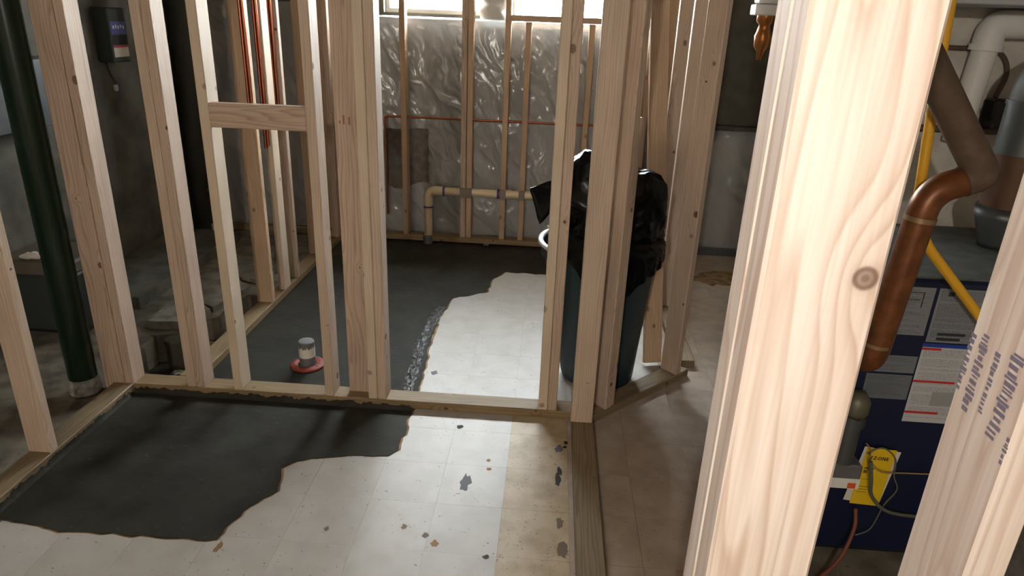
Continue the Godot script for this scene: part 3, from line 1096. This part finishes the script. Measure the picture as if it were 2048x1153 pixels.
# ---------------------------------------------------------------- left side
func build_left_things():
	# green steel column
	var t := thing("steel_column", "dark green painted round steel column beside the corner post", "column", Vector3(-1.945, 0, -2.475))
	var a := MB.new()
	a.tube([Vector3(0, 0.055, 0), Vector3(0, CE, 0)], 0.055, 32)
	obj("shaft", a, M.green, t)
	var b := MB.new()
	b.lathe([Vector2(0.0, -0.001), Vector2(0.060, -0.001), Vector2(0.062, 0.012), Vector2(0.0575, 0.05), Vector2(0.0565, 0.075), Vector2(0.0, 0.075)], Vector3.ZERO, 32)
	obj("foot", b, M.greyfoot, t)
	# control box on the left wall
	var m := thing("control_box", "dark control box with a blue label on the left wall", "control box", Vector3(XL, 1.24, -4.05))
	var bm := MB.new()
	bm.box(Vector3(0.0, 0, -0.17), Vector3(0.10, 0.30, 0), 0.006)
	obj("case", bm, M.darkbox, m)
	for q in [[0.155, 0.225, mat(rgb(92, 96, 168), 0.5), "blue_label"], [0.03, 0.095, M.paper, "white_label"], [0.098, 0.15, M.black, "black_window"]]:
		var lm := MB.new()
		lm.box(Vector3(0.0998, q[0], -0.155), Vector3(0.1012, q[1], -0.012), 0.0003)
		obj(q[3], lm, q[2], m)
	var rl := MB.new()
	rl.box(Vector3(0.101, 0.083, -0.155), Vector3(0.1016, 0.095, -0.012), 0.0002)
	obj("red_stripe", rl, mat(rgb(170, 60, 60), 0.6), m)
	var sc := MB.new()
	for k in 5:
		sc.box(Vector3(0.1011, 0.186 + 0.004 * (k % 2), -0.14 + 0.024 * k), Vector3(0.1018, 0.204 + 0.004 * (k % 2), -0.128 + 0.024 * k), 0.0002)
	obj("lettering", sc, M.white, m)
	var cb := MB.new()
	cb.tube(spline([Vector3(0.03, 0.002, -0.03), Vector3(0.035, -0.05, -0.035), Vector3(0.05, -0.10, -0.04), Vector3(0.055, -0.13, -0.04)]), 0.006, 8)
	obj("cable", cb, M.black, m)
	var pl := MB.new()
	pl.lathe([Vector2(0.0, -0.165), Vector2(0.010, -0.163), Vector2(0.013, -0.145), Vector2(0.010, -0.128), Vector2(0.0, -0.126)], Vector3(0.055, 0, -0.04), 12)
	obj("connector", pl, mat(rgb(170, 196, 214), 0.3), m)
	slab_thing("breaker_box", "pale metal breaker box high on the left wall beside the waste stack", "breaker box", Vector3(-2.669, 1.37, -4.90), Vector3(-2.62, 2.1, -4.70), mat(rgb(170, 174, 168), 0.5))
	# concrete pad along the left wall
	slab_thing("concrete_pad", "low grey concrete pad along the left wall", "concrete pad", Vector3(-2.669, -0.001, -4.62), Vector3(-2.21, 0.07, -3.34), M.foundation)
	# dark chest
	var c := thing("storage_chest", "dark grey low chest with a lid behind the green column", "chest", Vector3(-2.40, 0, -3.12))
	var c1 := MB.new()
	c1.box(Vector3(-0.26, 0.03, -0.18), Vector3(0.11, 0.32, 0.16), 0.01)
	obj("body", c1, M.darkbox, c)
	var c2 := MB.new()
	c2.box(Vector3(-0.265, 0.322, -0.185), Vector3(0.115, 0.39, 0.17), 0.012)
	obj("lid", c2, mat(rgb(96, 88, 76), 0.6), c)
	var c3 := MB.new()
	c3.box(Vector3(-0.25, 0.0, -0.17), Vector3(0.10, 0.03, 0.12), 0.003)
	obj("plinth", c3, M.black, c)
	var c4 := MB.new()
	c4.box(Vector3(0.025, 0.11, 0.1595), Vector3(0.045, 0.20, 0.1615), 0.0004)
	obj("tag", c4, M.paper, c)
	var rg := MB.new()
	var rr := []
	for i in 9:
		var row := []
		for j in 17:
			var an := TAU * j / 16
			var th := PI * i / 8
			row.append(Vector3(cos(an) * sin(th) * 0.045 * (1.0 + 0.3 * sin(TAU * j / 16.0 * 3.0 + 0.6)), cos(th) * 0.017 * (1.0 + 0.5 * sin(TAU * j / 16.0 * 4.0) * sin(th)) + 0.019, sin(an) * sin(th) * 0.03 * (1.0 + 0.3 * cos(TAU * j / 16.0 * 5.0))))
		rr.append(row)
	rg.grid(rr)
	var ro := obj("cloth_wad", rg, M.paper)
	ro.position = Vector3(-2.49, 0.391, -3.0)
	tag(ro, "crumpled white rag on the dark chest", "rag")
	# masonry pier at the far left
	slab_thing("wall_duct", "grey metal duct box high on the left wall behind the green column", "duct", Vector3(-2.669, 0.98, -3.60), Vector3(-2.52, 1.30, -2.70), M.galv)
	# dark standpipe in the corner
	var dp := MB.new()
	dp.tube([Vector3(-2.50, 0.0, -4.72), Vector3(-2.50, CE, -4.72)], 0.085, 20)
	tag(obj("waste_stack", dp, mat(rgb(44, 43, 38), 0.6)), "dark vertical waste stack in the back left corner", "pipe")
	for k in 3:
		var hp := MB.new()
		var y := 0.28 + 0.07 * k
		hp.tube([Vector3(-2.42, y, -4.66), Vector3(-2.22, y + 0.05, -4.5)], 0.014, 10)
		tag(obj("branch_pipe", hp, M.rust), ["lowest rusty branch pipe on the dark waste stack", "middle rusty branch pipe on the dark waste stack", "top rusty branch pipe on the dark waste stack"][k], "pipe", "rusty branch pipes")
	slab_thing("paper_tag", "small white paper tag hanging at the waste stack", "tag", Vector3(-2.40, 0.0, -4.60), Vector3(-2.34, 0.12, -4.597), M.paper)
	# rubble and drain in the trench
	var capm := MB.new()
	capm.lathe([Vector2(0.042, -0.16), Vector2(0.042, -0.01), Vector2(0.047, -0.008), Vector2(0.047, 0.012), Vector2(0.040, 0.016), Vector2(0.0, 0.017)], Vector3(-1.83, 0, -2.99), 24)
	tag(obj("drain_cleanout", capm, mat(rgb(70, 66, 52), 0.7)), "old capped drain cleanout standing in the dug trench", "drain")
	var spots := [[-1.72, -2.80, 0.055, "rubble lump in the trench nearest the front plate"], [-1.93, -2.82, 0.045, "pale rubble lump in the trench beside the corner post"], [-1.70, -3.10, 0.07, "largest rubble lump in the middle of the trench"], [-1.66, -3.35, 0.05, "rubble lump at the far end of the trench"], [-1.78, -2.90, 0.03, "smallest rubble lump beside the drain cleanout"]]
	for q in spots:
		rubble(Vector3(q[0], -0.16, q[1]), q[2], q[3])
	# broken slab pieces lying beside the trench
	broken([-2.02, -3.10, -1.86, -3.12, -1.80, -3.30, -1.90, -3.42, -2.06, -3.36], 0.045, "pale broken concrete slab piece nearest the trench", tri_mat(mottle(62, rgb(150, 146, 136), rgb(116, 111, 100), 0.9, 120, rgb(84, 80, 72)), 0.7, 0.85))
	broken([-1.98, -3.46, -1.80, -3.36, -1.74, -3.70, -1.86, -3.80, -2.02, -3.74], 0.035, "grey broken concrete slab piece behind the pale one", M.slab)
	broken([-1.96, -3.86, -1.72, -3.80, -1.68, -4.12, -1.90, -4.18], 0.03, "flat concrete slab piece near the back of the utility side", M.slab)
	slab_thing("base_board", "pale board along the floor under the plastic at the back left", "board", Vector3(-2.38, 0.0, -4.91), Vector3(-1.61, 0.04, -4.86), M.plate, 0)

func rubble(at: Vector3, r: float, label: String):
	var nz := FastNoiseLite.new()
	nz.seed = int(r * 1000.0)
	nz.frequency = 1.4
	var rows := []
	for i in 9:
		var row := []
		for j in 13:
			var th := PI * i / 8
			var ph := TAU * j / 12
			var d := Vector3(sin(th) * cos(ph), cos(th), sin(th) * sin(ph))
			row.append(d * r * (1.0 + 0.45 * nz.get_noise_3dv(d * 1.5)) * Vector3(1.2, 0.75, 1.0) + Vector3(0, r * 0.7, 0))
		rows.append(row)
	var mb := MB.new()
	mb.grid(rows)
	var o := obj("rubble", mb, M.slab)
	o.position = at
	tag(o, label, "rubble", "rubble in the trench")

func broken(a: Array, h: float, label: String, m: Material):
	var mb := MB.new()
	mb.prism(ragged(poly(a), 0.04, 0.03, 12), 0.0, h)
	tag(obj("slab_piece", mb, m), label, "concrete")

# ---------------------------------------------------------------- boiler corner
func paper_image(sd: int, w: int, h: int, base: Color, ink: Color, blocks: Array) -> Image:
	var r := RandomNumberGenerator.new()
	r.seed = sd
	var im := Image.create(w, h, false, Image.FORMAT_RGB8)
	im.fill(base)
	var y := 8
	while y < h - 8:
		if r.randf() < 0.16:
			y += r.randi_range(4, 12)
			continue
		var x := 10
		var end := int(w * r.randf_range(0.55, 0.95))
		while x < end:
			var l := r.randi_range(4, 18)
			im.fill_rect(Rect2i(x, y, mini(l, end - x), 2), base.lerp(ink, r.randf_range(0.35, 0.7)))
			x += l + 3
		y += 6
	for b in blocks:
		im.fill_rect(Rect2i(int(b[0] * w), int(b[1] * h), int(b[2] * w), int(b[3] * h)), b[4])
	return im

func label_sheet(parent: Node, called: String, x0: float, y0: float, x1: float, y1: float, z: float, img: Image, tilt := 0.0):
	var mb := MB.new()
	mb.face([Vector3(x0, y0, z), Vector3(x1, y0, z), Vector3(x1, y1, z), Vector3(x0, y1, z)], Vector3.BACK, [Vector2(0, 1), Vector2(1, 1), Vector2(1, 0), Vector2(0, 0)])
	var zb := z - 0.0012
	mb.face([Vector3(x0, y0, zb), Vector3(x0, y0, z), Vector3(x0, y1, z), Vector3(x0, y1, zb)])
	mb.face([Vector3(x1, y0, z), Vector3(x1, y0, zb), Vector3(x1, y1, zb), Vector3(x1, y1, z)])
	var m := mat(Color.WHITE, 0.55)
	m.albedo_texture = ImageTexture.create_from_image(img)
	obj(called, mb, m, parent)

func build_boiler_corner():
	var z := -1.815
	var bz := thing("boiler", "dark blue boiler cabinet with printed labels behind the nearest studs", "boiler", Vector3(1.2, 0, z))
	var a := MB.new()
	a.box(Vector3(-0.42, 0.02, -0.56), Vector3(0.42, 0.948, 0), 0.008)
	obj("cabinet", a, M.boiler, bz)
	var tp := MB.new()
	tp.box(Vector3(-0.42, 0.9482, -0.56), Vector3(0.42, 0.956, -0.005), 0.003)
	obj("top_panel", tp, M.boiler_top, bz)
	var ba := MB.new()
	ba.box(Vector3(-0.40, 0.0, -0.54), Vector3(0.40, 0.02, -0.02), 0.003)
	obj("base", ba, M.black, bz)
	var g1 := rgb(124, 128, 136)
	var k := rgb(40, 42, 46)
	label_sheet(bz, "wiring_label", -0.30, 0.782, -0.128, 0.926, 0.0012, paper_image(1, 260, 220, g1, k, [[0.55, 0.1, 0.3, 0.02, k], [0.55, 0.12, 0.02, 0.3, k], [0.6, 0.25, 0.2, 0.02, k], [0.83, 0.12, 0.02, 0.3, k]]))
	label_sheet(bz, "rating_label", -0.118, 0.764, 0.10, 0.926, 0.0012, paper_image(2, 320, 240, g1, k, [[0.55, 0.06, 0.25, 0.06, k], [0.12, 0.06, 0.08, 0.08, k], [0.12, 0.82, 0.35, 0.05, k], [0.12, 0.91, 0.3, 0.05, k]]))
	var red := rgb(190, 40, 40)
	var wl := rgb(184, 188, 194)
	label_sheet(bz, "safety_label", -0.122, 0.504, 0.09, 0.760, 0.002, paper_image(3, 300, 360, wl, rgb(90, 92, 98), [[0.0, 0.0, 1.0, 0.045, rgb(24, 60, 150)], [0.0, 0.055, 0.25, 0.03, red], [0.0, 0.46, 0.55, 0.03, red], [0.0, 0.86, 0.45, 0.03, red], [0.3, 0.60, 0.35, 0.18, rgb(150, 152, 156)]]))
	label_sheet(bz, "notice_label", -0.255, 0.662, -0.126, 0.716, 0.0012, paper_image(4, 220, 90, rgb(112, 118, 126), k, []))
	label_sheet(bz, "instruction_label", -0.255, 0.575, -0.126, 0.655, 0.0012, paper_image(5, 220, 140, rgb(102, 108, 116), k, []))
	# painted brown supply pipe with elbows
	var p := thing("supply_pipe", "brown copper pipe with elbows in front of the boiler", "pipe", Vector3(0, 0, -1.66))
	var pm := MB.new()
	pm.tube(fillet([Vector3(0.868, 0.745, -0.09), Vector3(0.868, 0.765, 0.0), Vector3(0.900, 1.225, 0.0), Vector3(1.005, 1.262, 0.0)], 0.06, 8), 0.035, 24)
	obj("riser", pm, M.brown_pipe, p)
	var pd := MB.new()
	pd.tube(fillet([Vector3(0.97, 1.25, 0.0), Vector3(1.012, 1.268, 0.0), Vector3(0.76, 1.60, 0.0), Vector3(0.56, 1.85, 0.0)], 0.02, 4), 0.037, 24)
	obj("upper_run", pd, M.dust_pipe, p)
	for q in [[Vector3(0.8685, 0.815, 0.0), Vector3(0.869, 0.825, 0.0)], [Vector3(0.8955, 1.150, 0), Vector3(0.8965, 1.162, 0)]]:
		var rg := MB.new()
		rg.tube(q, 0.0364, 24)
		obj("solder_ring", rg, M.solder, p)
	# yellow gas line
	var y := thing("gas_pipe", "yellow gas pipe running behind the brown pipe", "pipe", Vector3(0, 0, -1.74))
	var ym := MB.new()
	ym.tube(fillet([Vector3(0.84, 2.2, 0), Vector3(0.89, 1.52, 0), Vector3(0.925, 1.16, 0.0), Vector3(0.955, 1.08, 0.02), Vector3(1.20, 0.83, 0.02)], 0.05, 6), 0.0125, 16)
	obj("tube", ym, M.yellow, y)
	# gas valve and tag at the front of the boiler
	var v := thing("gas_valve", "grey gas valve with white and orange label low on the boiler front", "valve", Vector3(0.94, 0.30, z))
	var v1 := MB.new()
	v1.box(Vector3(-0.08, -0.01, 0.003), Vector3(0.035, 0.075, 0.06), 0.006)
	obj("body", v1, mat(rgb(120, 120, 124), 0.4, 0.4), v)
	var v2 := MB.new()
	v2.box(Vector3(-0.08, -0.005, 0.0595), Vector3(0.034, 0.03, 0.0615), 0.0004)
	obj("white_label", v2, M.white, v)
	var v3 := MB.new()
	v3.box(Vector3(0.0, -0.003, 0.0613), Vector3(0.024, 0.016, 0.0623), 0.0003)
	obj("orange_label", v3, M.orange, v)
	var v4 := MB.new()
	v4.tube([Vector3(-0.02, 0.075, 0.035), Vector3(-0.02, 0.20, 0.035)], 0.028, 16)
	v4.tube([Vector3(-0.02, 0.20, 0.035), Vector3(-0.02, 0.235, 0.035)], 0.036, 6)
	obj("gas_union", v4, M.galv, v)
	var v5 := MB.new()
	v5.lathe([Vector2(0.0, 0.235), Vector2(0.03, 0.235), Vector2(0.036, 0.25), Vector2(0.036, 0.285), Vector2(0.02, 0.31), Vector2(0.0, 0.312)], Vector3(-0.02, 0, 0.037), 20)
	obj("regulator", v5, mat(rgb(110, 108, 92), 0.5, 0.5), v)
	# yellow hang tag
	var t := thing("hang_tag", "yellow printed hang tag on the boiler front", "tag", Vector3(1.035, 0.31, z + 0.012))
	var back := MB.new()
	back.box(Vector3(-0.058, -0.10, -0.002), Vector3(0.052, 0.098, -0.0006), 0.0003)
	var bo := obj("white_card", back, M.paper, t)
	bo.rotation.z = -0.12
	var front := MB.new()
	front.box(Vector3(-0.044, -0.105, 0.0), Vector3(0.044, 0.10, 0.0014), 0.0004)
	var fo := obj("yellow_card", front, M.tagyellow, t)
	fo.rotation.z = -0.05
	var tm := TextMesh.new()
	var sf := SystemFont.new()
	sf.font_names = PackedStringArray(["Droid Sans"])
	sf.font_weight = 700
	tm.font = sf
	tm.text = "EZ-ONE"
	tm.font_size = 16
	tm.pixel_size = 0.001
	tm.depth = 0.0006
	tm.material = M.inkdark
	var ti := MeshInstance3D.new()
	ti.name = "lettering"
	ti.mesh = tm
	ti.position = Vector3(0.002, 0.066, 0.0016)
	fo.add_child(ti, true)
	for q in [[0.025, 0.03, 0.006], [0.01, 0.012, 0.012], [-0.012, 0.036, 0.0015], [-0.04, 0.03, 0.002], [-0.05, 0.03, 0.002], [-0.06, 0.028, 0.002]]:
		var lines := MB.new()
		lines.box(Vector3(-0.034, q[0], 0.0012), Vector3(-0.034 + q[1], q[0] + q[2], 0.0018), 0.0002)
		obj("printed_line", lines, M.tagprint, fo)
	# cables and tubes
	wire("cable", "thick grey cable crossing in front of the yellow tag", M.wire_grey, 0.0055, [Vector3(0.985, 0.40, z + 0.068), Vector3(1.0, 0.34, z + 0.068), Vector3(1.03, 0.26, z + 0.045), Vector3(1.10, 0.20, z + 0.035), Vector3(1.25, 0.17, z + 0.01)])
	wire("wire", "thin tan wire looping above the yellow tag to the right", M.wire_tan, 0.0022, [Vector3(0.96, 0.46, z + 0.068), Vector3(0.985, 0.43, z + 0.055), Vector3(1.0, 0.385, z + 0.036), Vector3(1.04, 0.345, z + 0.036), Vector3(1.12, 0.335, z + 0.02), Vector3(1.30, 0.33, z + 0.004)])
	wire("wire", "thin grey wire looped round the right edge of the yellow tag", M.wire_grey, 0.0022, [Vector3(0.99, 0.40, z + 0.03), Vector3(1.03, 0.425, z + 0.03), Vector3(1.075, 0.39, z + 0.03), Vector3(1.085, 0.33, z + 0.03), Vector3(1.105, 0.28, z + 0.03), Vector3(1.08, 0.22, z + 0.03), Vector3(1.06, 0.13, z + 0.03), Vector3(1.02, 0.10, z + 0.03)])
	wire("pilot_tube", "reddish copper pilot tube curving to the floor below the tag", M.rust, 0.006, [Vector3(1.0, 0.20, z + 0.03), Vector3(1.0, 0.14, z + 0.05), Vector3(0.96, 0.06, z + 0.09), Vector3(0.89, 0.01, z + 0.13), Vector3(0.84, 0.007, z + 0.15)])
	# grey carton at the right edge
	var gc := thing("carton", "grey carton with a red line on the floor at the right edge", "carton", Vector3(1.55, 0, -1.62))
	var g1m := MB.new()
	g1m.box(Vector3(-0.20, 0.0, -0.12), Vector3(0.20, 0.34, 0.12), 0.004)
	obj("body", g1m, tri_mat(mottle(61, rgb(132, 128, 126), rgb(104, 100, 98), 0.8, 400, rgb(70, 68, 66)), 0.4, 0.8), gc)
	var g2m := MB.new()
	g2m.box(Vector3(-0.198, 0.22, 0.1195), Vector3(0.198, 0.232, 0.1206), 0.0003)
	obj("red_line", g2m, mat(rgb(150, 60, 60), 0.7), gc)
	# pipes on the white wall behind
	var w := thing("vent_pipe", "white plastic vent pipe with an elbow on the wall behind the boiler", "pipe", Vector3(0, 0, -2.55))
	var wm := MB.new()
	wm.tube([Vector3(1.425, 1.22, 0), Vector3(1.445, 1.56, 0)], 0.040, 24)
	obj("drop", wm, M.white, w)
	var we := MB.new()
	we.tube(fillet([Vector3(1.444, 1.53, 0), Vector3(1.446, 1.61, 0), Vector3(1.70, 1.615, 0)], 0.05, 8), 0.046, 24)
	obj("elbow", we, M.white, w)
	var wc := MB.new()
	wc.tube([Vector3(1.4435, 1.525, 0), Vector3(1.4445, 1.545, 0)], 0.052, 24)
	obj("coupling", wc, M.white, w)
	var cd := MB.new()
	cd.tube(fillet([Vector3(1.20, 1.53, -2.611), Vector3(1.53, 1.53, -2.611), Vector3(1.58, 1.46, -2.611), Vector3(1.55, 1.372, -2.60)], 0.06, 8), 0.0085, 12)
	tag(obj("conduit", cd, M.dust_pipe), "brown conduit bending down to the black box on the white wall", "conduit")
	var bb := MB.new()
	bb.box(Vector3(1.515, 1.275, -2.60), Vector3(1.595, 1.37, -2.53), 0.006)
	bb.lathe([Vector2(0.0, 0.0), Vector2(0.02, 0.0), Vector2(0.02, 0.03), Vector2(0.0, 0.03)], Vector3(1.512, 1.275, -2.54), 12)
	tag(obj("junction_box", bb, M.black), "small black junction box above the brown level pipe", "junction box")
	var hz := MB.new()
	hz.tube([Vector3(1.12, 1.255, -2.605), Vector3(1.75, 1.255, -2.605)], 0.013, 14)
	tag(obj("level_pipe", hz, M.dust_pipe), "brown level pipe under the black junction box", "pipe")
	# flue at the right edge
	var fl := thing("flue_pipe", "grey and rusty round flue above the boiler at the right edge", "flue", Vector3(1.405, 0.957, -2.15))
	var f1 := MB.new()
	f1.tube([Vector3(0, 0.29, 0), Vector3(0, 0.302, 0), Vector3(0, 0.304, 0), Vector3(0, 0.43, 0), Vector3(0, 0.432, 0), Vector3(0, 0.445, 0)], 0.075, 28, true, [0.079, 0.079, 0.075, 0.075, 0.079, 0.079])
	obj("collar", f1, M.galv, fl)
	var f2 := MB.new()
	f2.tube([Vector3(0, 0.13, 0), Vector3(0, 0.29, 0)], 0.070, 28)
	obj("rusty_section", f2, mat(rgb(92, 66, 48), 0.6, 0.3), fl)
	var f3 := MB.new()
	f3.lathe([Vector2(0.0, 0.0), Vector2(0.045, 0.0), Vector2(0.048, 0.015), Vector2(0.076, 0.095), Vector2(0.079, 0.10), Vector2(0.079, 0.13), Vector2(0.0, 0.13)], Vector3.ZERO, 28)
	obj("cone", f3, M.galv, fl)
	var f4 := MB.new()
	f4.tube(fillet([Vector3(0, 0.445, 0), Vector3(0, 0.50, 0), Vector3(0.50, 0.86, 0)], 0.05, 5), 0.072, 28)
	obj("upper_section", f4, M.stub, fl)
	# duct above
	slab_thing("ceiling_duct", "pale grey duct under the ceiling at the top right corner", "duct", Vector3(1.10, 1.66, -2.60), Vector3(2.4, 2.30, -2.30), mat(rgb(176, 180, 186), 0.6))
	# fitting hanging beside the dark panel
	var hf := thing("pipe_fitting", "white fitting over a brass valve hanging beside the dark panel", "pipe fitting", Vector3(0.80, 1.40, -2.95))
	var h1 := MB.new()
	h1.box(Vector3(-0.045, 0.215, -0.04), Vector3(0.06, 0.255, 0.04), 0.004)
	h1.box(Vector3(-0.035, 0.258, -0.035), Vector3(0.05, 0.95, 0.035), 0.004)
	obj("white_cover", h1, M.white, hf)
	var h2 := MB.new()
	h2.lathe([Vector2(0.0, 0.05), Vector2(0.012, 0.05), Vector2(0.016, 0.08), Vector2(0.03, 0.10), Vector2(0.033, 0.14), Vector2(0.026, 0.16), Vector2(0.022, 0.18), Vector2(0.034, 0.195), Vector2(0.034, 0.215)], Vector3(0.01, 0, 0), 20)
	obj("brass_valve", h2, mat(rgb(150, 96, 50), 0.35, 0.8), hf)

func wire(called: String, label: String, m: Material, r: float, pts: Array):
	var mb := MB.new()
	mb.tube(spline(pts, 8), r, 10)
	tag(obj(called, mb, m), label, "wire" if called != "pilot_tube" else "tube")
